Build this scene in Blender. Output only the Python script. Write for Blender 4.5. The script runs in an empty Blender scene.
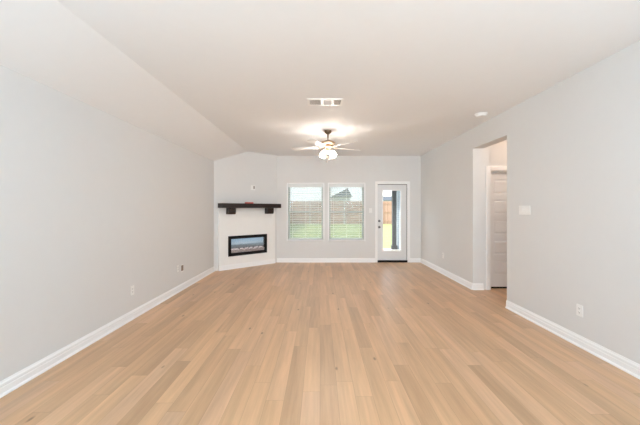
import bpy, bmesh, math, random
from mathutils import Vector, Matrix
random.seed(7)
S = bpy.context.scene
C = S.collection
PI = math.pi
R = math.radians

# ------------------------------------------------------------------ camera, world, lights, exposure
cd = bpy.data.cameras.new('camera'); cam = bpy.data.objects.new('camera', cd); C.objects.link(cam)
cam.location = (0, 0, 1.40); cam.rotation_euler = (R(90), 0, 0)
cd.sensor_width = 36; cd.lens = 17.0; cd.shift_y = -3.5/640; cd.clip_start = 0.05; cd.clip_end = 400
S.camera = cam
S.view_settings.view_transform = 'Standard'; S.view_settings.look = 'None'
S.view_settings.gamma = 1; S.view_settings.use_curve_mapping = False
S.view_settings.exposure = 0.14
S.cycles.max_bounces = 16; S.cycles.diffuse_bounces = 10; S.cycles.transparent_max_bounces = 24

w = bpy.data.worlds.new('world'); S.world = w; w.use_nodes = True
wn = w.node_tree.nodes; wl = w.node_tree.links; wn.clear()
wo = wn.new('ShaderNodeOutputWorld'); wb = wn.new('ShaderNodeBackground')
sky = wn.new('ShaderNodeTexSky'); sky.sky_type = 'NISHITA'; sky.sun_disc = False
sky.sun_elevation = R(48); sky.sun_rotation = R(-80); sky.dust_density = 3.0; sky.ozone_density = 1.0; sky.air_density = 1.0
wb.inputs['Strength'].default_value = 0.75
wtc = wn.new('ShaderNodeTexCoord'); wnz = wn.new('ShaderNodeTexNoise'); wnz.inputs['Scale'].default_value = 3.5; wnz.inputs['Detail'].default_value = 6
wl.new(wtc.outputs['Generated'], wnz.inputs['Vector'])
wmr = wn.new('ShaderNodeMapRange'); wmr.inputs[1].default_value = 0.35; wmr.inputs[2].default_value = 0.6; wmr.inputs[3].default_value = 0.45; wmr.inputs[4].default_value = 0.95; wl.new(wnz.outputs['Fac'], wmr.inputs[0])
wmx = wn.new('ShaderNodeMix'); wmx.data_type = 'RGBA'; wl.new(wmr.outputs[0], wmx.inputs[0]); wl.new(sky.outputs[0], wmx.inputs[6]); wmx.inputs[7].default_value = (3.2, 3.4, 3.7, 1)
wl.new(wmx.outputs[2], wb.inputs[0]); wl.new(wb.outputs[0], wo.inputs[0])

def lamp(name, kind, loc, rot, energy, color, **kw):
    d = bpy.data.lights.new(name, kind); d.energy = energy; d.color = color
    for k, v in kw.items(): setattr(d, k, v)
    o = bpy.data.objects.new(name, d); o.location = loc; o.rotation_euler = rot; C.objects.link(o)
    return o
lamp('sun', 'SUN', (0, 0, 20), (R(10), R(-43), 0), 5.2, (1.0, 0.95, 0.87), angle=R(1.5))
# unseen fill lamps added behind the camera to brighten the room
lamp('rear_fill_panel', 'AREA', (0.1, -2.3, 2.74), (R(28), 0, 0), 112, (0.55, 0.80, 1.0), shape='RECTANGLE', size=4.4, size_y=1.8)
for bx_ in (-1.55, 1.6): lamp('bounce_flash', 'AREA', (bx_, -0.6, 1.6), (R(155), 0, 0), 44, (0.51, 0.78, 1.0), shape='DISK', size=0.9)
lamp('garden_fill_light', 'AREA', (0.4, 11.2, 4.6), (R(-42), 0, 0), 200, (0.84, 0.92, 1.0), shape='RECTANGLE', size=4.0, size_y=2.4)  # unseen area lamp added above the garden to boost light through the windows
lamp('back_wall_fill_spot', 'SPOT', (0.39, -3.6, 1.45), (R(93), 0, 0), 640, (1.0, 0.92, 0.84), spot_size=R(56), spot_blend=1.0, shadow_soft_size=0.3)  # unseen spot added well behind the camera to lift the back wall
for i, (x, y) in enumerate([(-1.2, -1.0), (1.3, -1.0), (-1.2, -2.8), (1.3, -2.8)]):
    lamp('fill_downlight_beam', 'AREA', (x, y, 2.765), (0, 0, 0), 20, (0.72, 0.88, 1.0), shape='DISK', size=0.16)  # unseen lamps added in the rear ceiling as extra fill
lamp('hall_light_bulb', 'POINT', (3.40, 4.55, 2.42), (0, 0, 0), 10.5, (1.0, 0.76, 0.60), shadow_soft_size=0.07)

# ------------------------------------------------------------------ materials
def new_mat(name):
    m = bpy.data.materials.new(name); m.use_nodes = True
    return m, m.node_tree.nodes, m.node_tree.links
def mat(name, col, rough=0.5, metal=0.0, spec=0.5, noise=0.04, scale=12.0, bump=0.0, bscale=200.0, emit=None, es=0.0):
    m, n, l = new_mat(name); b = n['Principled BSDF']
    b.inputs['Roughness'].default_value = rough; b.inputs['Metallic'].default_value = metal
    b.inputs['Specular IOR Level'].default_value = spec
    tc = n.new('ShaderNodeTexCoord'); nz = n.new('ShaderNodeTexNoise'); nz.inputs['Scale'].default_value = scale
    l.new(tc.outputs['Object'], nz.inputs['Vector'])
    mx = n.new('ShaderNodeMix'); mx.data_type = 'RGBA'
    l.new(nz.outputs['Fac'], mx.inputs[0])
    mx.inputs[6].default_value = tuple(c*(1-noise) for c in col)+(1,)
    mx.inputs[7].default_value = tuple(min(1, c*(1+noise)) for c in col)+(1,)
    l.new(mx.outputs[2], b.inputs['Base Color'])
    if bump:
        n2 = n.new('ShaderNodeTexNoise'); n2.inputs['Scale'].default_value = bscale
        l.new(tc.outputs['Object'], n2.inputs['Vector'])
        bp = n.new('ShaderNodeBump'); bp.inputs['Strength'].default_value = bump; bp.inputs['Distance'].default_value = 0.002
        l.new(n2.outputs['Fac'], bp.inputs['Height']); l.new(bp.outputs[0], b.inputs['Normal'])
    if emit:
        b.inputs['Emission Color'].default_value = emit+(1,); b.inputs['Emission Strength'].default_value = es
    return m
M = {}
M['wall'] = mat('wall_paint', (0.738, 0.741, 0.738), 0.75, spec=0.25, noise=0.01, bump=0.15)
M['ceiling'] = mat('ceiling_paint', (0.855, 0.868, 0.880), 0.9, spec=0.15, noise=0.01, bump=0.2)
M['trim'] = mat('trim_paint', (0.92, 0.925, 0.93), 0.35, noise=0.01)
M['door'] = mat('door_paint', (0.76, 0.775, 0.79), 0.4, noise=0.01)
M['panel'] = mat('surround_paint', (0.90, 0.895, 0.88), 0.45, noise=0.015)
M['plate'] = mat('white_plastic', (0.88, 0.88, 0.87), 0.35, noise=0.01)
M['slot'] = mat('dark_slot', (0.05, 0.05, 0.05), 0.6)
M['hole'] = mat('rough_cavity', (0.26, 0.21, 0.17), 0.9, noise=0.3)
M['black'] = mat('black_enamel', (0.006, 0.006, 0.007), 0.5, spec=0.25)
M['rubber'] = mat('black_rubber', (0.008, 0.007, 0.007), 0.7, spec=0.2)
M['bronze'] = mat('aged_bronze', (0.22, 0.15, 0.10), 0.38, metal=0.85, noise=0.2)
M['bronze_light'] = mat('brushed_bronze', (0.50, 0.36, 0.25), 0.35, metal=0.8, noise=0.15)
M['blade'] = mat('blade_pale', (0.72, 0.71, 0.70), 0.35, noise=0.04)
M['nickel'] = mat('dark_nickel', (0.16, 0.16, 0.17), 0.3, metal=0.9)
M['shade'] = mat('glowing_frosted_glass', (0.95, 0.92, 0.88), 0.4, emit=(1.0, 0.90, 0.81), es=56)
M['fill_downlight'] = mat('fill_downlight_lens', (0.95, 0.95, 0.93), 0.4, emit=(1.0, 0.96, 0.9), es=4)
M['louver'] = mat('vent_louver', (0.74, 0.73, 0.72), 0.45)
M['duct_shade'] = mat('duct_shadow', (0.10, 0.10, 0.10), 0.8)
M['vinyl'] = mat('window_vinyl', (0.50, 0.54, 0.51), 0.35, noise=0.01)
M['slat'] = mat('blind_slat', (0.80, 0.82, 0.81), 0.4, noise=0.01)
M['red'] = mat('plain_red', (0.70, 0.12, 0.11), 0.6)
M['post'] = mat('weathered_post', (0.09, 0.085, 0.085), 0.8, noise=0.15, scale=20)
M['concrete'] = mat('concrete', (0.55, 0.54, 0.52), 0.85, noise=0.12, scale=3)
M['shingle'] = mat('roof_shingle', (0.09, 0.10, 0.12), 0.9, noise=0.25, scale=5)
M['siding'] = mat('pale_siding', (0.62, 0.60, 0.57), 0.8)
M['soffit'] = mat('soffit_paint', (0.7, 0.7, 0.68), 0.8)
M['metal_post'] = mat('galvanised_steel', (0.62, 0.63, 0.64), 0.6, metal=0.2)

def floor_mat():
    m, n, l = new_mat('oak_planks'); b = n['Principled BSDF']
    tc = n.new('ShaderNodeTexCoord'); sp = n.new('ShaderNodeSeparateXYZ'); l.new(tc.outputs['Object'], sp.inputs[0])
    def mth(op, a, bb=None, c=None):
        q = n.new('ShaderNodeMath'); q.operation = op
        for i, v in enumerate((a, bb, c)):
            if v is None: continue
            if isinstance(v, (int, float)): q.inputs[i].default_value = v
            else: l.new(v, q.inputs[i])
        return q.outputs[0]
    W, L = 0.132, 1.25
    u = mth('DIVIDE', sp.outputs['X'], W); row = mth('FLOOR', u); fu = mth('FRACT', u)
    wr = n.new('ShaderNodeTexWhiteNoise'); wr.noise_dimensions = '1D'; l.new(row, wr.inputs['W'])
    off = mth('MULTIPLY', wr.outputs['Value'], 7.0)
    v = mth('ADD', mth('DIVIDE', sp.outputs['Y'], L), off); cell = mth('FLOOR', v); fv = mth('FRACT', v)
    cb = n.new('ShaderNodeCombineXYZ'); l.new(row, cb.inputs[0]); l.new(cell, cb.inputs[1])
    wc = n.new('ShaderNodeTexWhiteNoise'); wc.noise_dimensions = '2D'; l.new(cb.outputs[0], wc.inputs['Vector'])
    ramp = n.new('ShaderNodeValToRGB'); l.new(wc.outputs['Value'], ramp.inputs[0])
    e = ramp.color_ramp.elements
    e[0].position = 0.02; e[0].color = (0.535, 0.328, 0.185, 1)
    e[1].position = 1.0; e[1].color = (0.635, 0.40, 0.245, 1)
    for p, c in ((0.12, (0.56, 0.342, 0.192, 1)), (0.35, (0.60, 0.37, 0.208, 1)), (0.7, (0.625, 0.387, 0.218, 1))):
        k = e.new(p); k.color = c
    # grain, stretched along the plank, shifted per plank
    sh = n.new('ShaderNodeVectorMath'); sh.operation = 'MULTIPLY'; l.new(tc.outputs['Object'], sh.inputs[0]); sh.inputs[1].default_value = (28, 1.6, 1)
    ad = n.new('ShaderNodeVectorMath'); ad.operation = 'ADD'; l.new(sh.outputs[0], ad.inputs[0])
    sc = n.new('ShaderNodeVectorMath'); sc.operation = 'SCALE'; sc.inputs['Scale'].default_value = 30; l.new(wc.outputs['Color'], sc.inputs[0]); l.new(sc.outputs[0], ad.inputs[1])
    g = n.new('ShaderNodeTexNoise'); g.inputs['Scale'].default_value = 1.0; g.inputs['Detail'].default_value = 5; g.inputs['Roughness'].default_value = 0.62; l.new(ad.outputs[0], g.inputs['Vector'])
    gr = n.new('ShaderNodeMapRange'); gr.inputs[1].default_value = 0.3; gr.inputs[2].default_value = 0.7; gr.inputs[3].default_value = 0.88; gr.inputs[4].default_value = 1.10; l.new(g.outputs['Fac'], gr.inputs[0])
    # knots
    vo = n.new('ShaderNodeTexVoronoi'); vo.inputs['Scale'].default_value = 1.0
    kv = n.new('ShaderNodeVectorMath'); kv.operation = 'MULTIPLY'; l.new(tc.outputs['Object'], kv.inputs[0]); kv.inputs[1].default_value = (5.2, 2.2, 1); l.new(kv.outputs[0], vo.inputs['Vector'])
    kr = n.new('ShaderNodeMapRange'); kr.inputs[1].default_value = 0.03; kr.inputs[2].default_value = 0.085; kr.inputs[3].default_value = 0.42; kr.inputs[4].default_value = 1.0; l.new(vo.outputs['Distance'], kr.inputs[0])
    # seams
    du = mth('MULTIPLY', mth('MINIMUM', fu, mth('SUBTRACT', 1.0, fu)), W)
    dv = mth('MULTIPLY', mth('MINIMUM', fv, mth('SUBTRACT', 1.0, fv)), L)
    d = mth('MINIMUM', du, dv)
    sr = n.new('ShaderNodeMapRange'); sr.inputs[1].default_value = 0.0005; sr.inputs[2].default_value = 0.0022; sr.inputs[3].default_value = 0.72; sr.inputs[4].default_value = 1.0; l.new(d, sr.inputs[0])
    lf = n.new('ShaderNodeTexNoise'); lf.inputs['Scale'].default_value = 0.22; lf.inputs['Detail'].default_value = 3; l.new(ad.outputs[0], lf.inputs['Vector'])
    lr = n.new('ShaderNodeMapRange'); lr.inputs[1].default_value = 0.32; lr.inputs[2].default_value = 0.68; lr.inputs[3].default_value = 0.86; lr.inputs[4].default_value = 1.10; l.new(lf.outputs['Fac'], lr.inputs[0])
    tot = mth('MULTIPLY', lr.outputs[0], mth('MULTIPLY', mth('MULTIPLY', gr.outputs[0], kr.outputs[0]), sr.outputs[0]))
    vm = n.new('ShaderNodeVectorMath'); vm.operation = 'SCALE'; l.new(ramp.outputs[0], vm.inputs[0]); l.new(tot, vm.inputs['Scale'])
    l.new(vm.outputs[0], b.inputs['Base Color'])
    b.inputs['Roughness'].default_value = 0.37; b.inputs['Specular IOR Level'].default_value = 0.7
    bp = n.new('ShaderNodeBump'); bp.inputs['Strength'].default_value = 0.12; bp.inputs['Distance'].default_value = 0.002
    l.new(mth('ADD', g.outputs['Fac'], sr.outputs[0]), bp.inputs['Height']); l.new(bp.outputs[0], b.inputs['Normal'])
    return m
M['floor'] = floor_mat()

def wood_mat():
    m, n, l = new_mat('dark_stained_beam'); b = n['Principled BSDF']
    tc = n.new('ShaderNodeTexCoord'); mp = n.new('ShaderNodeMapping'); mp.inputs['Scale'].default_value = (1.5, 14, 14)
    l.new(tc.outputs['Object'], mp.inputs[0]); nz = n.new('ShaderNodeTexNoise'); nz.inputs['Scale'].default_value = 2; nz.inputs['Detail'].default_value = 6
    l.new(mp.outputs[0], nz.inputs['Vector']); r = n.new('ShaderNodeValToRGB'); l.new(nz.outputs['Fac'], r.inputs[0])
    r.color_ramp.elements[0].position = 0.35; r.color_ramp.elements[0].color = (0.008, 0.005, 0.004, 1)
    r.color_ramp.elements[1].position = 0.7; r.color_ramp.elements[1].color = (0.030, 0.014, 0.010, 1)
    l.new(r.outputs[0], b.inputs['Base Color']); b.inputs['Roughness'].default_value = 0.5
    bp = n.new('ShaderNodeBump'); bp.inputs['Strength'].default_value = 0.3; l.new(nz.outputs['Fac'], bp.inputs['Height']); l.new(bp.outputs[0], b.inputs['Normal'])
    return m
M['beam'] = wood_mat()

def glass_mat(name, tint=(1, 1, 1), refl=1.0):
    m, n, l = new_mat(name); n.remove(n['Principled BSDF'])
    out = n['Material Output']; t = n.new('ShaderNodeBsdfTransparent'); t.inputs[0].default_value = tint+(1,)
    g = n.new('ShaderNodeBsdfGlossy'); g.inputs['Roughness'].default_value = 0.02
    f = n.new('ShaderNodeFresnel'); f.inputs[0].default_value = 1.45
    x = n.new('ShaderNodeMixShader'); k = n.new('ShaderNodeMath'); k.operation = 'MULTIPLY'; k.inputs[1].default_value = refl
    l.new(f.outputs[0], k.inputs[0]); l.new(k.outputs[0], x.inputs[0]); l.new(t.outputs[0], x.inputs[1]); l.new(g.outputs[0], x.inputs[2]); l.new(x.outputs[0], out.inputs[0])
    return m
M['glass'] = glass_mat('window_glass', (0.93, 0.96, 0.95), 0.05)
M['fire_glass'] = glass_mat('fireplace_glass', (0.9, 0.92, 0.94), 2.0)
def screen_mat():
    m, n, l = new_mat('insect_mesh'); n.remove(n['Principled BSDF'])
    out = n['Material Output']; t = n.new('ShaderNodeBsdfTransparent'); d = n.new('ShaderNodeBsdfDiffuse'); d.inputs[0].default_value = (0.45, 0.47, 0.47, 1)
    x = n.new('ShaderNodeMixShader'); x.inputs[0].default_value = 0.33
    l.new(t.outputs[0], x.inputs[1]); l.new(d.outputs[0], x.inputs[2]); l.new(x.outputs[0], out.inputs[0]); return m
M['screen'] = screen_mat()

def flame_screen_mat():
    # a display: hazy blue upper picture, slate band, dark ember glow
    m, n, l = new_mat('flame_display'); b = n['Principled BSDF']
    tc = n.new('ShaderNodeTexCoord'); sp = n.new('ShaderNodeSeparateXYZ'); l.new(tc.outputs['Generated'], sp.inputs[0])
    nz = n.new('ShaderNodeTexNoise'); nz.inputs['Scale'].default_value = 5; l.new(tc.outputs['Generated'], nz.inputs['Vector'])
    a = n.new('ShaderNodeMath'); a.operation = 'MULTIPLY_ADD'; l.new(nz.outputs['Fac'], a.inputs[0]); a.inputs[1].default_value = 0.14; l.new(sp.outputs['Z'], a.inputs[2])
    r = n.new('ShaderNodeValToRGB'); l.new(a.outputs[0], r.inputs[0]); e = r.color_ramp.elements
    e[0].position = 0.02; e[0].color = (0.04, 0.03, 0.035, 1); e[1].position = 1.0; e[1].color = (0.22, 0.33, 0.43, 1)
    for p, c in ((0.34, (0.10, 0.09, 0.10, 1)), (0.44, (0.115, 0.135, 0.145, 1)), (0.58, (0.13, 0.165, 0.18, 1)), (0.66, (0.34, 0.41, 0.46, 1)), (0.85, (0.27, 0.37, 0.45, 1))):
        k = e.new(p); k.color = c
    b.inputs['Base Color'].default_value = (0.03, 0.03, 0.03, 1); b.inputs['Roughness'].default_value = 0.4
    l.new(r.outputs[0], b.inputs['Emission Color']); b.inputs['Emission Strength'].default_value = 1.25
    return m
M['display'] = flame_screen_mat()
M['ember'] = mat('pale_ember_glass', (0.70, 0.50, 0.48), 0.3, noise=0.9, scale=45, emit=(0.9, 0.55, 0.5), es=0.10)
M['log'] = mat('bleached_driftwood_glow', (0.9, 0.8, 0.77), 0.8, noise=0.35, scale=30, emit=(1.0, 0.8, 0.76), es=0.35)  # emission added to brighten the logs

def brick_mat(name, c1, c2, mort):
    m, n, l = new_mat(name); b = n['Principled BSDF']; b.inputs['Roughness'].default_value = 0.85
    tc = n.new('ShaderNodeTexCoord'); mp = n.new('ShaderNodeMapping'); mp.inputs['Rotation'].default_value = (R(90), 0, R(90))
    l.new(tc.outputs['Object'], mp.inputs[0])
    sp = n.new('ShaderNodeSeparateXYZ'); l.new(tc.outputs['Object'], sp.inputs[0]); cb = n.new('ShaderNodeCombineXYZ')
    ad = n.new('ShaderNodeMath'); l.new(sp.outputs['X'], ad.inputs[0]); l.new(sp.outputs['Y'], ad.inputs[1])
    l.new(ad.outputs[0], cb.inputs[0]); l.new(sp.outputs['Z'], cb.inputs[1])
    br = n.new('ShaderNodeTexBrick'); br.inputs['Scale'].default_value = 1; br.inputs['Brick Width'].default_value = 0.21; br.inputs['Row Height'].default_value = 0.075
    br.inputs['Mortar Size'].default_value = 0.008; br.inputs['Color1'].default_value = c1+(1,); br.inputs['Color2'].default_value = c2+(1,); br.inputs['Mortar'].default_value = mort+(1,)
    l.new(cb.outputs[0], br.inputs['Vector']); l.new(br.outputs['Color'], b.inputs['Base Color']); return m
M['brick'] = brick_mat('pale_brick', (0.40, 0.44, 0.50), (0.32, 0.36, 0.43), (0.48, 0.51, 0.57))
def fence_mat():
    m, n, l = new_mat('cedar_boards'); b = n['Principled BSDF']; b.inputs['Roughness'].default_value = 0.85
    tc = n.new('ShaderNodeTexCoord'); sp = n.new('ShaderNodeSeparateXYZ'); l.new(tc.outputs['Object'], sp.inputs[0])
    ad = n.new('ShaderNodeMath'); l.new(sp.outputs['X'], ad.inputs[0]); l.new(sp.outputs['Y'], ad.inputs[1])
    dv = n.new('ShaderNodeMath'); dv.operation = 'DIVIDE'; dv.inputs[1].default_value = 0.14; l.new(ad.outputs[0], dv.inputs[0])
    fl = n.new('ShaderNodeMath'); fl.operation = 'FLOOR'; l.new(dv.outputs[0], fl.inputs[0])
    wn_ = n.new('ShaderNodeTexWhiteNoise'); wn_.noise_dimensions = '1D'; l.new(fl.outputs[0], wn_.inputs['W'])
    mx = n.new('ShaderNodeMix'); mx.data_type = 'RGBA'; l.new(wn_.outputs[0], mx.inputs[0])
    mx.inputs[6].default_value = (0.46, 0.27, 0.20, 1); mx.inputs[7].default_value = (0.62, 0.38, 0.29, 1)
    l.new(mx.outputs[2], b.inputs['Base Color']); return m
M['cedar'] = fence_mat()
M['grass'] = mat('lawn_grass', (0.29, 0.33, 0.13), 0.95, noise=0.35, scale=3)

# ------------------------------------------------------------------ mesh helpers
def box(bm, x0, x1, y0, y1, z0, z1, mtx=None):
    vs = [bm.verts.new(Vector(p)) for p in ((x0,y0,z0),(x1,y0,z0),(x1,y1,z0),(x0,y1,z0),(x0,y0,z1),(x1,y0,z1),(x1,y1,z1),(x0,y1,z1))]
    for f in ((0,3,2,1),(4,5,6,7),(0,1,5,4),(1,2,6,5),(2,3,7,6),(3,0,4,7)): bm.faces.new([vs[i] for i in f])
    if mtx: bmesh.ops.transform(bm, matrix=mtx, verts=vs)
    return vs
def prism(bm, pts, axis, a, b):
    # pts: 2D outline; axis 'x','y','z' extrude direction
    def P(p, t):
        return {'x': (t, p[0], p[1]), 'y': (p[0], t, p[1]), 'z': (p[0], p[1], t)}[axis]
    A = [bm.verts.new(P(p, a)) for p in pts]; B = [bm.verts.new(P(p, b)) for p in pts]
    n = len(pts)
    bm.faces.new(A); bm.faces.new(B[::-1])
    for i in range(n): bm.faces.new((A[i], B[i], B[(i+1) % n], A[(i+1) % n]))
    return A+B
def lathe(bm, prof, seg=24, mtx=None, cap=True):
    rings = []
    for r, z in prof:
        rings.append([bm.verts.new((r*math.cos(2*PI*k/seg), r*math.sin(2*PI*k/seg), z)) for k in range(seg)])
    for a, b in zip(rings, rings[1:]):
        for k in range(seg): bm.faces.new((a[k], a[(k+1) % seg], b[(k+1) % seg], b[k]))
    if cap:
        bm.faces.new(rings[0][::-1]); bm.faces.new(rings[-1])
    vs = [v for r in rings for v in r]
    if mtx: bmesh.ops.transform(bm, matrix=mtx, verts=vs)
    return vs
def tube(bm, pts, r, seg=10):
    pts = [Vector(p) for p in pts]; rings = []
    for i, p in enumerate(pts):
        d = (pts[min(i+1, len(pts)-1)]-pts[max(i-1, 0)]).normalized()
        q = d.to_track_quat('Z', 'Y')
        rr = r[i] if isinstance(r, (list, tuple)) else r
        rings.append([bm.verts.new(p+q @ Vector((rr*math.cos(2*PI*k/seg), rr*math.sin(2*PI*k/seg), 0))) for k in range(seg)])
    for a, b in zip(rings, rings[1:]):
        for k in range(seg): bm.faces.new((a[k], a[(k+1) % seg], b[(k+1) % seg], b[k]))
    bm.faces.new(rings[0][::-1]); bm.faces.new(rings[-1])
def obj(name, bm, m, parent=None, bevel=0.0, smooth=False, loc=None, rot=None, bseg=2):
    bmesh.ops.recalc_face_normals(bm, faces=bm.faces)
    me = bpy.data.meshes.new(name); bm.to_mesh(me); bm.free()
    me.materials.append(M[m] if isinstance(m, str) else m)
    o = bpy.data.objects.new(name, me); C.objects.link(o)
    if parent: o.parent = parent
    if loc: o.location = loc
    if rot: o.rotation_euler = rot
    if smooth:
        for p in me.polygons: p.use_smooth = True
        me.set_sharp_from_angle(angle=R(40))
    if bevel:
        b = o.modifiers.new('bevel', 'BEVEL'); b.width = bevel; b.segments = bseg; b.limit_method = 'ANGLE'; b.angle_limit = R(35)
    return o
def bx(name, d, m, parent=None, bevel=0.0, **k):
    bm = bmesh.new(); box(bm, *d); return obj(name, bm, m, parent, bevel, **k)
def empty(name, loc=(0, 0, 0), rz=0.0):
    o = bpy.data.objects.new(name, None); o.location = loc; o.rotation_euler = (0, 0, rz); o.empty_display_size = 0.1; C.objects.link(o); return o
def tag(o, label, cat, group=None):
    o['label'] = label; o['category'] = cat
    if group: o['group'] = group
    return o
def struct(o): o['kind'] = 'structure'; return o

# ------------------------------------------------------------------ room numbers (metres)
XL, XR, YB, YR, H, HP = -2.39, 2.65, 7.93, -4.0, 2.80, 2.48      # left, right, back, rear walls; ceiling; left plate height
T = 0.15
XC = -1.765                                                        # ceiling crease
AF = Vector((-2.39, 6.80)); BF = Vector((-1.13, 7.93))            # ends of the diagonal fireplace wall
U = (BF-AF).normalized(); N = Vector((U.y, -U.x)); LF = (BF-AF).length
FR = math.atan2(U.y, U.x)

# floor
bm = bmesh.new(); box(bm, XL-T, 4.4, YR-T, YB+T+0.03, -0.06, 0.0)
f = struct(obj('floor', bm, 'floor')); f['label'] = 'light oak plank floor running towards the back windows'
# ceiling with its sloped left side (one drywall surface)
bm = bmesh.new()
prism(bm, [(XL-T, HP), (XL, HP), (XC, H), (4.4, H), (4.4, H+0.12), (XC-0.05, H+0.12), (XL-T, HP+0.12)], 'y', YR-T, YB+T)
c = struct(obj('ceiling', bm, 'ceiling'))
# walls
bm = bmesh.new(); box(bm, XL-T, XL, YR-T, YB+T, 0, HP+0.06); struct(obj('wall_left', bm, 'wall'))
OY0, OY1, OZ = 4.285, 5.24, 2.45
bm = bmesh.new()
box(bm, XR, XR+0.18, YR-T, OY0, 0, H+0.02); box(bm, XR, XR+0.18, OY1, YB+T, 0, H+0.02); box(bm, XR, XR+0.18, OY0, OY1, OZ, H+0.02)
struct(obj('wall_right', bm, 'wall'))
# back wall with two windows and the patio door
WZ0, WZ1 = 0.585, 2.055
WIN = [(-0.84, 0.085), (0.235, 1.16)]
DX0, DX1, DZ1 = 1.50, 2.30, 2.065
bm = bmesh.new()
xs = [XL-T, WIN[0][0], WIN[0][1], WIN[1][0], WIN[1][1], DX0, DX1, XR+0.18]
for i in range(0, 8, 2): box(bm, xs[i], xs[i+1], YB, YB+T, 0, H+0.02)
for a, b in WIN: box(bm, a, b, YB, YB+T, 0, WZ0); box(bm, a, b, YB, YB+T, WZ1, H+0.02)
box(bm, DX0, DX1, YB, YB+T, DZ1, H+0.02)
bmesh.ops.remove_doubles(bm, verts=bm.verts, dist=1e-5)
struct(obj('wall_back', bm, 'wall'))
# diagonal fireplace wall (a solid corner chase, with a niche for the fireplace box)
def fp(s, d, z): v = AF+U*s+N*d; return Vector((v.x, v.y, z))
FM = Matrix.Translation((AF.x, AF.y, 0)) @ Matrix.Rotation(FR, 4, 'Z')     # local x along wall, -y out into room
IS0, IS1, IZ0, IZ1 = 0.335, 1.335, 0.315, 0.755
bm = bmesh.new()
for d in ((0, IS0, 0, 0.08, 0, H), (IS1, LF, 0, 0.08, 0, H), (IS0, IS1, 0, 0.08, 0, IZ0), (IS0, IS1, 0, 0.08, IZ1, H)):
    box(bm, *d)
o = struct(obj('wall_fireplace', bm, 'wall', loc=(AF.x, AF.y, 0), rot=(0, 0, FR)))
# hall behind the opening
HX0, HX1, HY0 = XR+0.18, 4.25, 1.6
DHX0, DHX1, DHZ = 2.950, 3.79, 2.07
bm = bmesh.new()
box(bm, HX0, DHX0, OY1, OY1+0.12, 0, H); box(bm, DHX1, HX1, OY1, OY1+0.12, 0, H); box(bm, DHX0, DHX1, OY1, OY1+0.12, DHZ, H)
struct(obj('wall_hall_end', bm, 'wall'))
bm = bmesh.new(); box(bm, HX1, HX1+0.12, HY0-0.12, OY1+0.12, 0, H); struct(obj('wall_hall_side', bm, 'wall'))
bm = bmesh.new(); box(bm, HX0, HX1, HY0-0.12, HY0, 0, H); struct(obj('wall_hall_near', bm, 'wall'))
# rear wall behind the camera with a wide window
bm = bmesh.new()
box(bm, XL-T, -2.1, YR-T, YR, 0, H); box(bm, 2.3, XR+0.18, YR-T, YR, 0, H); box(bm, -2.1, 2.3, YR-T, YR, 0, 0.35); box(bm, -2.1, 2.3, YR-T, YR, 2.55, H)
struct(obj('wall_rear', bm, 'wall'))

# baseboards: tall board with bead, groove and shoe moulding
BP = [(0, 0), (0.026, 0), (0.025, 0.010), (0.019, 0.018), (0.014, 0.021), (0.014, 0.062), (0.010, 0.066), (0.010, 0.071), (0.014, 0.074), (0.013, 0.090), (0.007, 0.100), (0.004, 0.112), (0, 0.112)]
def baseboard(name, p0, p1):
    p0, p1 = Vector(p0), Vector(p1); d = (p1-p0).normalized(); nn = Vector((d.y, -d.x))   # out to the right of travel
    bm = bmesh.new()
    A = [bm.verts.new((p0.x+nn.x*a, p0.y+nn.y*a, b)) for a, b in BP]; B = [bm.verts.new((p1.x+nn.x*a, p1.y+nn.y*a, b)) for a, b in BP]
    bm.faces.new(A); bm.faces.new(B[::-1])
    for i in range(len(BP)): k = (i+1) % len(BP); bm.faces.new((A[i], B[i], B[k], A[k]))
    return struct(obj(name, bm, 'trim'))
baseboard('baseboard_left', (XL, YR), (XL, AF.y))
baseboard('baseboard_right_near', (XR, OY0), (XR, YR))
baseboard('baseboard_right_far', (XR, YB), (XR, OY1))
baseboard('baseboard_right_return', (XR, OY1), (XR+0.18, OY1)).name = 'baseboard_opening'
baseboard('baseboard_back', (BF.x, YB), (1.445, YB))
baseboard('baseboard_back_right', (2.36, YB), (XR, YB))

# ------------------------------------------------------------------ fireplace surround, mantel, electric fireplace
bm = bmesh.new()
PS0, PS1, PD = 0.10, 1.60, 0.045
for d in ((PS0, IS0, -PD, 0, 0, 1.425), (IS1, PS1, -PD, 0, 0, 1.425), (IS0, IS1, -PD, 0, 0, IZ0), (IS0, IS1, -PD, 0, IZ1, 1.425)):
    box(bm, *d)
bmesh.ops.remove_doubles(bm, verts=bm.verts, dist=1e-5)
t1 = struct(obj('trim_1', bm, 'panel', loc=(AF.x, AF.y, 0), rot=(0, 0, FR)))
t1['label'] = 'plain white fireplace surround panel below the mantel'
# low plinth strip and thin side strips of the surround
bm = bmesh.new(); box(bm, PS0, PS0+0.09, -PD-0.010, -PD, 0.115, 1.42); box(bm, PS1-0.09, PS1, -PD-0.010, -PD, 0.115, 1.42)
struct(obj('trim_2', bm, 'panel', bevel=0.003, loc=(AF.x, AF.y, 0), rot=(0, 0, FR)))
_a = AF+U*PS0+N*PD; _b = AF+U*PS1+N*PD
baseboard('baseboard_fireplace', (_a.x, _a.y), (_b.x, _b.y))
MZ0, MZ1 = 1.425, 1.530
mt = empty('mantel_shelf', (AF.x, AF.y, MZ0), FR)
tag(mt, 'dark stained wooden mantel beam on two blocks above the corner fireplace', 'mantel')
bm = bmesh.new(); box(bm, 0.09, 1.645, -0.27, -0.001, 0, MZ1-MZ0); obj('beam', bm, 'beam', mt, bevel=0.008)
for a in (0.262, 1.285):
    bm = bmesh.new()
    prism(bm, [(-PD-0.012, -0.002), (-0.225, -0.002), (-0.225, -0.105), (-0.205, -0.145), (-PD-0.012, -0.145)], 'x', a, a+0.165)
    obj('corbel', bm, 'beam', mt, bevel=0.005)
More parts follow.
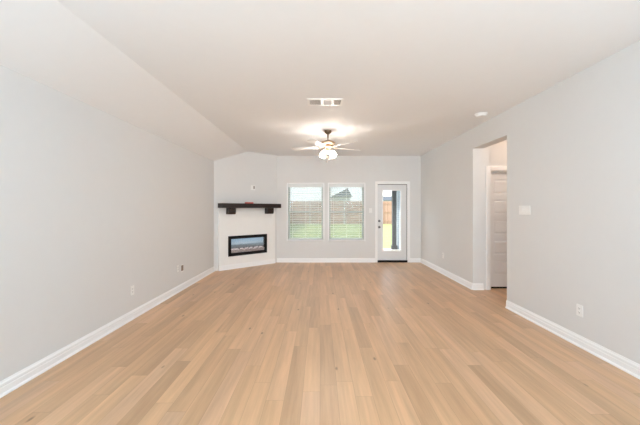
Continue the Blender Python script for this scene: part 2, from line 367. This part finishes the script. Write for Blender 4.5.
# electric fireplace
ef = empty('electric_fireplace', (AF.x, AF.y, 0), FR)
tag(ef, 'black framed linear electric fireplace set in the white surround panel', 'fireplace')
F0, F1, FZ0, FZ1 = 0.318, 1.352, 0.300, 0.770; BW = 0.072; FD = -PD-0.022
bm = bmesh.new()
o0 = [(F0, FZ0), (F1, FZ0), (F1, FZ1), (F0, FZ1)]; i0 = [(F0+BW, FZ0+BW), (F1-BW, FZ0+BW), (F1-BW, FZ1-BW), (F0+BW, FZ1-BW)]
yo, yi = FD, -PD-0.0005
vo = [bm.verts.new((x, yo, z)) for x, z in o0]; vi = [bm.verts.new((x, yo+0.004, z)) for x, z in i0]
bo = [bm.verts.new((x, yi, z)) for x, z in o0]; bi = [bm.verts.new((x, yi, z)) for x, z in i0]
for k in range(4):
    j = (k+1) % 4
    bm.faces.new((vo[k], vo[j], vi[j], vi[k])); bm.faces.new((bo[k], bo[j], vo[j], vo[k])); bm.faces.new((vi[k], vi[j], bi[j], bi[k])); bm.faces.new((bo[j], bo[k], bi[k], bi[j]))
obj('frame', bm, 'black', ef, bevel=0.003)
bm = bmesh.new()   # firebox: open-fronted black tray
X0, X1, Z0, Z1 = IS0+0.003, IS1-0.003, IZ0+0.003, IZ1-0.003
for d in ((X0, X1, -PD, 0.075, Z0, Z0+0.02), (X0, X1, -PD, 0.075, Z1-0.02, Z1), (X0, X0+0.02, -PD, 0.075, Z0+0.02, Z1-0.02), (X1-0.02, X1, -PD, 0.075, Z0+0.02, Z1-0.02), (X0+0.02, X1-0.02, 0.055, 0.075, Z0+0.02, Z1-0.02)): box(bm, *d)
obj('firebox', bm, 'black', ef)
bx('flame_display', (X0+0.022, X1-0.022, 0.045, 0.054, Z0+0.03, Z1-0.022), 'display', ef)
bx('glass', (F0+BW-0.004, F1-BW+0.004, -PD-0.008, -PD-0.004, FZ0+BW-0.004, FZ1-BW+0.004), 'fire_glass', ef)
bm = bmesh.new()
for k in range(260):
    px = random.uniform(X0+0.03, X1-0.03); py = random.uniform(-0.03, 0.035); r = random.uniform(0.007, 0.014)
    bmesh.ops.create_icosphere(bm, subdivisions=1, radius=r, matrix=Matrix.Translation((px, py, Z0+0.085+random.uniform(0, 0.02)+(py+0.03)*0.35)) @ Matrix.Rotation(random.random()*3, 4, 'X') @ Matrix.Diagonal((1.3, 1, 0.8, 1)))
box(bm, X0+0.022, X1-0.022, -0.035, 0.043, Z0+0.021, Z0+0.086)
eb = obj('ember_bed', bm, 'ember', ef); eb['kind'] = 'stuff'
for k in range(7):
    bm = bmesh.new(); px = X0+0.10+k*0.125+random.uniform(-.02, .02); a = random.uniform(-0.8, 0.8); L_ = random.uniform(0.05, 0.085)
    dx, dz = L_*math.cos(a), L_*math.sin(a)*0.5
    tube(bm, [(px-dx, -0.01, Z0+0.125-dz), (px-dx*.3, 0.005, Z0+0.133), (px+dx*.4, 0.0, Z0+0.135), (px+dx, -0.012, Z0+0.13+dz)], [0.010, 0.018, 0.016, 0.009], 8)
    obj('log', bm, 'log', ef, smooth=True)

# small red block on the mantel
bm = bmesh.new(); box(bm, -0.095, 0.095, -0.04, 0.04, 0, 0.032); p = fp(0.79, 0.17, MZ1)
tag(obj('red_item', bm, 'red', bevel=0.006, loc=p, rot=(0, 0, FR)), 'small red item lying on top of the dark mantel', 'red_item')

# ------------------------------------------------------------------ wall plates
def plate(name, loc, rz, w_, h_, label, cat, kind='outlet', group=None):
    # local: x along wall, -y out of the wall
    t = empty(name, loc, rz); tag(t, label, cat, group)
    bm = bmesh.new(); box(bm, -w_/2, w_/2, -0.007, 0, -h_/2, h_/2); obj('cover_plate', bm, 'plate', t, bevel=0.003)
    if kind == 'outlet':
        for z in (0.02, -0.02):
            bm = bmesh.new(); box(bm, -0.0165, 0.0165, -0.0095, -0.007, z-0.0135, z+0.0135); s = obj('socket', bm, 'plate', t, bevel=0.002)
            bm = bmesh.new(); box(bm, -0.009, -0.006, -0.0103, -0.0096, z-0.002, z+0.008); box(bm, 0.006, 0.009, -0.0103, -0.0096, z-0.002, z+0.008); box(bm, -0.002, 0.002, -0.0103, -0.0096, z-0.010, z-0.006)
            obj('slots', bm, 'slot', s)
    elif kind == 'switch':
        n_ = max(1, round((w_-0.025)/0.046))
        for k in range(n_):
            cx = (k-(n_-1)/2)*0.046
            bm = bmesh.new(); prism(bm, [(-0.007, -0.033), (-0.0085, -0.033), (-0.013, 0.033), (-0.007, 0.033)], 'x', cx-0.0165, cx+0.0165); obj('rocker', bm, 'plate', t, bevel=0.0015)
    return t
LW, RW, BK = R(90), R(-90), 0.0     # plate facing +X, -X, -Y
LWr, RWr = R(90), R(-90)
plate('wall_outlet', (XL, 3.84, 0.365), R(90), 0.075, 0.118, 'white outlet plate on the left wall nearer the camera', 'outlet')
plate('wall_outlet', (XL, 5.07, 0.40), R(90), 0.075, 0.118, 'white outlet plate on the left wall beside the open wall box', 'outlet')
ob = empty('wall_box', (XL, 5.235, 0.375), R(90)); tag(ob, 'open wall box with dark hole on the left wall beside an outlet', 'wall box')
bm = bmesh.new(); box(bm, -0.05, 0.05, -0.004, 0, -0.065, 0.065); obj('rim', bm, 'plate', ob, bevel=0.0015)
bx('cavity', (-0.040, 0.040, -0.0055, -0.004, -0.045, 0.052), 'hole', ob)
plate('wall_outlet', (XR, 3.08, 0.365), R(-90), 0.075, 0.118, 'white outlet plate low on the right wall before the hall opening', 'outlet')
plate('wall_outlet', (XR, 6.50, 0.40), R(-90), 0.075, 0.118, 'white outlet plate low on the right wall between opening and back corner', 'outlet')
plate('light_switch', (XR, 3.91, 1.385), R(-90), 0.215, 0.118, 'wide white multi-rocker switch plate beside the hall opening', 'light switch', 'switch')
plate('light_switch', (1.325, YB, 1.36), 0.0, 0.075, 0.118, 'small white switch plate between right window and patio door', 'light switch', 'switch')
# plate above the mantel with an outlet half and a cable half
q = fp(0.985, 0, 1.925)
ap = empty('media_plate', q, FR); tag(ap, 'small plate with dark cable slot on the wall above the mantel', 'wall plate')
bm = bmesh.new(); box(bm, -0.06, 0.06, -0.006, 0, -0.06, 0.06); obj('cover_plate', bm, 'plate', ap, bevel=0.002)
bx('cable_slot', (0.012, 0.046, -0.0075, -0.006, -0.030, 0.045), 'hole', ap)
bx('socket', (-0.044, -0.012, -0.0085, -0.006, -0.035, 0.035), 'plate', ap, 0.001)

# ------------------------------------------------------------------ windows and blinds
def window(i, a, b, lab):
    t = struct(empty('window_%d' % i, (a, YB, WZ0))); w_ = b-a; h_ = WZ1-WZ0
    bm = bmesh.new(); fw = 0.045; y0, y1 = 0.075, 0.135
    for d in ((0.002, fw, y0, y1, 0.002, h_-0.002), (w_-fw, w_-0.002, y0, y1, 0.002, h_-0.002), (fw, w_-fw, y0, y1, 0.002, fw), (fw, w_-fw, y0, y1, h_-fw, h_-0.002)): box(bm, *d)
    obj('frame', bm, 'vinyl', t, bevel=0.003)
    mz = h_*0.5
    bx('meeting_rail', (fw, w_-fw, y0+0.005, y1-0.01, mz-0.018, mz+0.018), 'vinyl', t, 0.002)
    bx('pane', (fw, w_-fw, 0.108, 0.112, mz+0.018, h_-fw), 'glass', t)
    bx('pane', (fw, w_-fw, 0.092, 0.096, fw, mz-0.018), 'glass', t)
    bx('insect_screen', (fw, w_-fw, 0.128, 0.129, fw, h_-fw), 'screen', t)
    # thin casing bead around the opening and the sill
    bm = bmesh.new(); c_ = 0.030
    for d in ((-c_, 0, -0.010, 0, -c_, h_+c_), (w_, w_+c_, -0.010, 0, -c_, h_+c_), (0, w_, -0.010, 0, h_, h_+c_)): box(bm, *d)
    bmesh.ops.remove_doubles(bm, verts=bm.verts, dist=1e-5)
    obj('casing', bm, 'trim', t, bevel=0.003)
    bx('sill', (-c_, w_+c_, -0.03, 0.074, -0.022, 0.002), 'trim', t, 0.004)
    # blind
    bl = empty('window_blind', (a, YB, WZ0)); tag(bl, lab, 'window blind', 'horizontal blinds in the back windows')
    bx('headrail', (0.008, w_-0.008, 0.008, 0.062, h_-0.085, h_-0.004), 'slat', bl, 0.004)
    bm = bmesh.new(); z = 0.075
    while z < h_-0.10:
        v = box(bm, 0.012, w_-0.012, -0.024, 0.024, -0.0013, 0.0013, Matrix.Translation((0, 0.038, z)) @ Matrix.Rotation(R(-14), 4, 'X')); z += 0.046
    obj('slats', bm, 'slat', bl)
    bx('bottom_rail', (0.012, w_-0.012, 0.016, 0.060, 0.012, 0.036), 'slat', bl, 0.003)
    for x in (0.12, w_*0.5, w_-0.12):
        bm = bmesh.new(); tube(bm, [(x, 0.012, 0.036), (x, 0.012, h_-0.085)], 0.0018, 6); tube(bm, [(x, 0.064, 0.036), (x, 0.064, h_-0.085)], 0.0018, 6); obj('ladder_cord', bm, 'slat', bl)
    bm = bmesh.new(); tube(bm, [(0.07, 0.004, h_-0.09), (0.07, 0.002, h_-0.75)], 0.004, 8); obj('tilt_wand', bm, 'slat', bl)
window(1, *WIN[0], 'open white slat blind in the back window nearer the fireplace')
window(2, *WIN[1], 'open white slat blind in the back window beside the patio door')
# rear window behind the camera
t = struct(empty('window_3', (-2.1, YR, 0.35)))
bm = bmesh.new()
for d in ((0, .05, -.1, -.04, 0, 2.2), (4.35, 4.4, -.1, -.04, 0, 2.2), (.05, 4.35, -.1, -.04, 0, .05), (.05, 4.35, -.1, -.04, 2.15, 2.2), (1.45, 1.5, -.1, -.04, .05, 2.15), (2.9, 2.95, -.1, -.04, .05, 2.15)): box(bm, *d)
obj('frame', bm, 'vinyl', t)
bx('pane', (0.05, 4.35, -0.072, -0.068, 0.05, 2.15), 'glass', t)

# ------------------------------------------------------------------ patio door
d1 = struct(empty('door_1', (0, YB, 0)))
bm = bmesh.new(); SX0, SX1, SZ0, SZ1 = 1.520, 2.276, 0.054, 2.036
GX0, GX1, GZ0, GZ1 = 1.650, 2.120, 0.31, 1.885
for d in ((SX0, GX0, .02, .064, SZ0, SZ1), (GX1, SX1, .02, .064, SZ0, SZ1), (GX0, GX1, .02, .064, SZ0, GZ0), (GX0, GX1, .02, .064, GZ1, SZ1)): box(bm, *d)
bmesh.ops.remove_doubles(bm, verts=bm.verts, dist=1e-5)
slab = obj('slab', bm, 'door', d1)
bm = bmesh.new(); g = 0.022
for d in ((GX0-g, GX0+0.006, .010, .02, GZ0-g, GZ1+g), (GX1-0.006, GX1+g, .010, .02, GZ0-g, GZ1+g), (GX0+0.006, GX1-0.006, .010, .02, GZ0-g, GZ0+0.006), (GX0+0.006, GX1-0.006, .010, .02, GZ1-0.006, GZ1+g)): box(bm, *d)
obj('glazing_bead', bm, 'trim', slab, bevel=0.003)
bx('pane', (GX0, GX1, .040, .045, GZ0, GZ1), 'glass', slab)
bm = bmesh.new()
for d in ((DX0, SX0-0.006, -.004, .11, 0, DZ1), (SX1+0.010, DX1, -.004, .11, 0, DZ1), (SX0-0.006, SX1+0.010, -.004, .11, SZ1+0.014, DZ1)): box(bm, *d)
obj('jamb', bm, 'trim', d1)
bm = bmesh.new()
for d in ((SX0-0.006, SX0, .022, .07, SZ0, SZ1), (SX1, SX1+0.010, .022, .07, SZ0, SZ1+0.014), (SX0-0.006, SX1, .022, .07, SZ1, SZ1+0.014)): box(bm, *d)
obj('weatherstrip', bm, 'rubber', d1)
bm = bmesh.new()
for d in ((DX0-0.055, DX0+0.006, -.018, -.004, 0, DZ1+0.058), (DX1-0.006, DX1+0.06, -.018, -.004, 0, DZ1+0.058), (DX0+0.006, DX1-0.006, -.018, -.004, DZ1-0.006, DZ1+0.058)): box(bm, *d)
bmesh.ops.remove_doubles(bm, verts=bm.verts, dist=1e-5)
obj('casing', bm, 'trim', d1, bevel=0.004)
th = bx('threshold', (DX0+0.0, DX1-0.0, -.012, .12, 0.0, 0.052), 'rubber', d1, 0.004); th['label'] = 'black threshold'
for z, k in ((1.085, 'deadbolt'), (0.925, 'knob')):
    bm = bmesh.new(); my = Matrix.Translation((SX0+0.038, 0.02, z)) @ Matrix.Rotation(R(90), 4, 'X')
    if k == 'deadbolt':
        lathe(bm, [(0.031, 0), (0.031, 0.008), (0.024, 0.014), (0.008, 0.016), (0.008, 0.022)], 20, my); box(bm, SX0+0.033, SX0+0.043, -0.014, -0.002, z-0.018, z+0.018)
    else:
        lathe(bm, [(0.032, 0), (0.032, 0.006), (0.012, 0.012), (0.011, 0.03), (0.024, 0.038), (0.028, 0.050), (0.022, 0.062), (0.006, 0.066)], 20, my)
    h = obj(k, bm, 'nickel', slab, smooth=True)
for z in (0.25, 1.02, 1.83):
    bm = bmesh.new(); tube(bm, [(SX1+0.003, 0.014, z-0.045), (SX1+0.003, 0.014, z+0.045)], 0.006, 8); obj('hinge', bm, 'nickel', slab)

# ------------------------------------------------------------------ hall closet door: five flat panels
d2 = struct(empty('door_2', (0, OY1, 0)))
HX_0, HX_1, HZ_0, HZ_1 = 2.968, 3.768, 0.03, 2.05
bm = bmesh.new(); ys, yf = 0.095, 0.082
box(bm, HX_0, HX_1, ys, ys+0.024, HZ_0, HZ_1)
PZ = []; z = 0.245
for k in range(5): PZ.append((z, z+0.255)); z += 0.355
px0, px1 = HX_0+0.095, HX_1-0.105
box(bm, HX_0, px0, yf, ys, HZ_0, HZ_1); box(bm, px1, HX_1, yf, ys, HZ_0, HZ_1)
zz = [HZ_0]+[v for p_ in PZ for v in p_]+[HZ_1]
for k in range(0, 12, 2): box(bm, px0, px1, yf, ys, zz[k], zz[k+1])
for a, b in PZ: prism(bm, [(ys, a+0.02), (ys-0.008, a+0.04), (ys-0.008, b-0.04), (ys, b-0.02)], 'x', px0+0.02, px1-0.02)
sl = obj('slab', bm, 'trim', d2, bevel=0.002)
bm = bmesh.new(); lathe(bm, [(0.032, 0), (0.032, 0.006), (0.012, 0.012), (0.011, 0.03), (0.026, 0.04), (0.028, 0.05), (0.006, 0.066)], 20, Matrix.Translation((HX_1-0.06, 0.082, 0.95)) @ Matrix.Rotation(R(90), 4, 'X')); obj('knob', bm, 'nickel', sl, smooth=True)
bm = bmesh.new()
for d in ((DHX0, HX_0-0.004, 0, .12, 0, DHZ), (HX_1+0.004, DHX1, 0, .12, 0, DHZ), (HX_0-0.004, HX_1+0.004, 0, .12, HZ_1+0.004, DHZ)): box(bm, *d)
obj('jamb', bm, 'trim', d2)
bm = bmesh.new(); cw = 0.075
for d in ((DHX0-cw, DHX0+0.004, -.018, -.0, 0, DHZ+cw), (DHX1-0.004, DHX1+cw, -.018, -.0, 0, DHZ+cw), (DHX0+0.004, DHX1-0.004, -.018, -.0, DHZ-0.004, DHZ+cw)): box(bm, *d)
bmesh.ops.remove_doubles(bm, verts=bm.verts, dist=1e-5)
obj('casing', bm, 'trim', d2, bevel=0.004)
bx('gap_shadow_strip', (HX_0, HX_1, 0.09, 0.12, 0.0, 0.026), 'rubber', d2).name = 'bottom_gap_shade'  # black strip stands in for the shaded gap below the door

# hall light fixture (just out of sight)
hl = empty('hall_ceiling_light', (3.40, 4.55, H)); tag(hl, 'round flush light on the hall ceiling beyond the opening', 'ceiling light')
bm = bmesh.new(); lathe(bm, [(0.15, 0), (0.15, -0.03), (0.13, -0.035)], 28); obj('base', bm, 'bronze', hl, smooth=True)
bm = bmesh.new(); lathe(bm, [(0.13, -0.036), (0.125, -0.06), (0.09, -0.08), (0.02, -0.09)], 28)
obj('shade', bm, mat('hall_shade_glass', (0.95, 0.92, 0.88), 0.4, emit=(1.0, 0.82, 0.64), es=4), hl, smooth=True)

# ------------------------------------------------------------------ ceiling vent, smoke detector, added fill downlights
cv = empty('ceiling_vent', (0.065, 3.955, H), 0); tag(cv, 'white three-section air vent on the ceiling in front of the fan', 'ceiling vent')
VW, VD = 0.230, 0.128
bm = bmesh.new(); b_ = 0.028
x1s = (-0.055, -0.015); x2s = (0.085, 0.115)   # the two dividers
for d in ((-VW, VW, -VD, -VD+b_+.012, -.008, 0), (-VW, VW, VD-b_-.012, VD, -.008, 0), (-VW, -VW+b_, -VD+b_+.012, VD-b_-.012, -.008, 0), (VW-b_, VW, -VD+b_+.012, VD-b_-.012, -.008, 0),
          (x1s[0], x1s[1], -VD+b_+.012, VD-b_-.012, -.008, 0), (x2s[0], x2s[1], -VD+b_+.012, VD-b_-.012, -.008, 0)): box(bm, *d)
bmesh.ops.remove_doubles(bm, verts=bm.verts, dist=1e-5)
obj('frame', bm, 'plate', cv, bevel=0.002)
bx('duct_shade', (-VW+0.01, VW-0.01, -VD+0.01, VD-0.01, -0.0012, -0.0002), 'duct_shade', cv)  # flat dark sheet painted as the shade behind the louvers
def louvers(xa, xb, tilt, along):
    bm = bmesh.new(); ya, yb = -VD+b_+.014, VD-b_-.014
    if along:
        x = xa+0.006
        while x < xb-0.004: box(bm, -0.0055, 0.0055, ya, yb, -0.0006, 0.0006, Matrix.Translation((x, 0, -0.0048)) @ Matrix.Rotation(R(tilt), 4, 'Y')); x += 0.0135
    else:
        y = ya+0.006
        while y < yb-0.004: box(bm, xa+.002, xb-.002, -0.0055, 0.0055, -0.0006, 0.0006, Matrix.Translation((0, y, -0.0048)) @ Matrix.Rotation(R(tilt), 4, 'X')); y += 0.0135
    obj('louvers', bm, 'louver', cv)
louvers(-VW+b_, x1s[0], -35, True); louvers(x1s[1], x2s[0], -32, False); louvers(x2s[1], VW-b_, 35, True)
sd = empty('smoke_detector', (2.37, 4.45, H)); tag(sd, 'small round white smoke detector on the ceiling near the right wall', 'smoke detector')
bm = bmesh.new(); lathe(bm, [(0.085, 0), (0.085, -0.012), (0.078, -0.016)], 28); obj('base', bm, 'plate', sd, smooth=True)
bm = bmesh.new(); lathe(bm, [(0.072, -0.0165), (0.070, -0.034), (0.050, -0.044), (0.012, -0.047)], 28); obj('cover', bm, 'plate', sd, smooth=True)
for x, y in [(-1.2, -1.0), (1.3, -1.0), (-1.2, -2.8), (1.3, -2.8)]:  # fixtures added for the unseen fill lamps
    dl = empty('fill_downlight', (x, y, H)); tag(dl, 'added unseen recessed fill light behind the viewpoint', 'ceiling light', 'added recessed fill lights')
    bm = bmesh.new(); lathe(bm, [(0.10, 0), (0.10, -0.006), (0.085, -0.010)], 24); obj('ring', bm, 'plate', dl, smooth=True)
    bm = bmesh.new(); lathe(bm, [(0.084, -0.0105), (0.084, -0.013)], 24); obj('lens', bm, 'fill_downlight', dl)

# ------------------------------------------------------------------ ceiling fan
FX, FY = 0.143, 5.40
FZ = -0.02
fan = empty('ceiling_fan', (FX, FY, H)); tag(fan, 'bronze ceiling fan with five pale blades and lit glass shades', 'ceiling fan')
bm = bmesh.new(); lathe(bm, [(0.064, 0), (0.064, -0.018), (0.052, -0.045), (0.028, -0.062), (0.016, -0.068)], 28); obj('canopy', bm, 'bronze', fan, smooth=True)
bm = bmesh.new(); lathe(bm, [(0.0115, -0.066), (0.0115, -0.176)], 14); obj('downrod', bm, 'bronze', fan, smooth=True)
bm = bmesh.new(); lathe(bm, [(0.02, -0.150), (0.035, -0.158), (0.075, -0.165), (0.118, -0.178), (0.130, -0.192), (0.130, -0.212), (0.122, -0.226), (0.085, -0.240), (0.070, -0.243)], 36); obj('motor_housing', bm, 'bronze_light', fan, smooth=True)
bm = bmesh.new(); lathe(bm, [(0.070, -0.2435), (0.078, -0.262), (0.070, -0.285), (0.045, -0.300), (0.045, -0.325), (0.058, -0.340), (0.050, -0.362), (0.018, -0.372), (0.012, -0.40), (0.006, -0.408)], 32); obj('light_kit_body', bm, 'bronze_light', fan, smooth=True)
for k in range(5):
    ang = R(25-72*k); rot = Matrix.Rotation(ang, 4, 'Z')
    bm = bmesh.new()   # blade iron
    tube(bm, [(0.075, 0, -0.256), (0.12, 0, -0.270), (0.165, 0, -0.285)], [0.010, 0.008, 0.007], 8); box(bm, 0.155, 0.235, -0.028, 0.028, -0.2885, -0.2845)
    bmesh.ops.transform(bm, matrix=rot, verts=bm.verts); br = obj('blade_bracket', bm, 'bronze', fan)
    bm = bmesh.new(); out = []
    for s in range(9): t_ = s/8; out.append((0.175+0.43*t_, 0.048+0.022*t_))
    for s in range(1, 8): a = R(90-180*s/8); out.append((0.605+0.062*math.cos(a), 0.070*math.sin(a)))
    for s in range(9): t_ = 1-s/8; out.append((0.175+0.43*t_, -0.048-0.022*t_))
    vs = prism(bm, out, 'z', -0.0035, 0.0035)
    bmesh.ops.transform(bm, matrix=rot @ Matrix.Translation((0, 0, -0.280)) @ Matrix.Rotation(R(11), 4, 'X'), verts=bm.verts)
    obj('blade', bm, 'blade', fan, bevel=0.0015)
for k in range(4):
    ang = R(45+90*k); rot = Matrix.Rotation(ang, 4, 'Z')
    bm = bmesh.new(); tube(bm, [(0.045, 0, -0.330), (0.075, 0, -0.322), (0.094, 0, -0.330), (0.100, 0, -0.346)], 0.007, 8); bmesh.ops.transform(bm, matrix=rot, verts=bm.verts); obj('lamp_arm', bm, 'bronze_light', fan, smooth=True)
    mx = rot @ Matrix.Translation((0.100, 0, -0.343)) @ Matrix.Rotation(R(-28), 4, 'Y')
    bm = bmesh.new(); lathe(bm, [(0.018, 0.0), (0.030, -0.012), (0.040, -0.035), (0.046, -0.065), (0.052, -0.088), (0.050, -0.0885), (0.043, -0.065), (0.037, -0.035), (0.027, -0.014), (0.015, -0.004)], 22, mx, cap=False)
    sh = obj('lamp_shade', bm, 'shade', fan, smooth=True)
for x, L_ in ((0.022, 0.12), (-0.02, 0.16)):
    bm = bmesh.new(); tube(bm, [(x, -0.03, -0.366), (x, -0.03, -0.366-L_)], 0.0015, 6); lathe(bm, [(0.002, 0), (0.006, -0.01), (0.005, -0.025), (0.002, -0.03)], 10, Matrix.Translation((x, -0.03, -0.366-L_))); obj('pull_chain', bm, 'bronze_light', fan)

for ch in fan.children:
    k_ = ch.name.split('.')[0]
    if k_ not in ('canopy', 'downrod'): ch.location.z = FZ - (0.02 if k_ in ('lamp_arm', 'lamp_shade') else 0)
# ------------------------------------------------------------------ outdoors
GZ = -0.10
bm = bmesh.new(); box(bm, -30, 40, YB+T, 80, GZ-0.3, GZ); o = struct(obj('lawn', bm, 'grass'))
bm = bmesh.new(); box(bm, -0.9, 2.9, YB+T+0.002, 11.3, GZ-0.1, GZ+0.03); struct(obj('patio_slab', bm, 'concrete', bevel=0.01))
bm = bmesh.new(); box(bm, 2.86, 3.06, YB+T, 11.6, GZ, 3.0); struct(obj('wall_patio_side', bm, 'brick'))
bm = bmesh.new(); box(bm, 1.5, 3.3, YB+T, 11.5, 2.85, 3.0); struct(obj('patio_roof', bm, 'soffit'))
pp = empty('patio_post', (2.71, 11.05, GZ+0.03)); tag(pp, 'dark square patio post seen through the glass door', 'post')
bx('post_shaft', (-0.075, 0.075, -0.075, 0.075, 0, 2.86), 'post', pp, 0.006)
bx('post_base', (-0.10, 0.10, -0.10, 0.10, 0, 0.14), 'post', pp, 0.006)
def fence(name, p0, p1, h, label, every=2.4, first=0.0):
    p0, p1 = Vector(p0), Vector(p1); L_ = (p1-p0).length; rz = math.atan2(p1.y-p0.y, p1.x-p0.x)
    t = empty(name, (p0.x, p0.y, GZ), rz); tag(t, label, 'fence')
    bm = bmesh.new(); x = 0
    while x < L_: box(bm, x+.003, x+.137, 0, 0.02, 0.02, h+random.uniform(-.008, .008)); x += 0.14
    obj('boards', bm, 'cedar', t)
    bm = bmesh.new()
    for z in (0.3, h*0.52, h-0.25): box(bm, 0, L_, -0.045, -0.002, z, z+0.09)
    obj('rails', bm, 'cedar', t)
    x = first
    while x <= L_:
        bm = bmesh.new(); lathe(bm, [(0.07, 0), (0.07, h-0.02), (0.04, h+0.02)], 12, Matrix.Translation((x, -0.097, 0))); obj('fence_post', bm, 'metal_post', t); x += every
fence('wooden_fence', (-3.3, 30), (22, 30), 2.27, 'long cedar fence across the far end of the lawn', 3.4, 2.3)
fence('wooden_fence', (-3.4, 9.0), (-3.4, 29.8), 2.1, 'cedar side fence along the left edge of the lawn', 3.0, 0.5)
def house(loc, w_, d_, hw, rise, label, roof_dir='x'):
    t = empty('neighbour_house', loc); tag(t, label, 'house')
    bx('walls', (-w_/2, w_/2, 0, d_, 0, hw), 'siding', t)
    bm = bmesh.new()
    if roof_dir == 'x':   # gable end faces the camera
        prism(bm, [(-w_/2-.4, hw), (w_/2+.4, hw), (w_*0.35, hw+rise)], 'y', -.4, d_+.4)
    else:
        prism(bm, [(-.4, hw), (d_+.4, hw), (d_/2, hw+rise)], 'x', -w_/2-.4, w_/2+.4)
    obj('roof', bm, 'shingle', t)
    bx('house_window', (-0.6, 0.6, -0.04, -0.001, hw-1.4, hw-0.4), 'vinyl', t)
house((3.25, 46, GZ), 2.6, 6, 3.3, 1.35, 'neighbouring house with grey pointed roof seen through the right window')
house((11.3, 50, GZ), 1.8, 5, 2.9, 0.8, 'neighbouring house with low grey roof seen through the door glass', 'y')
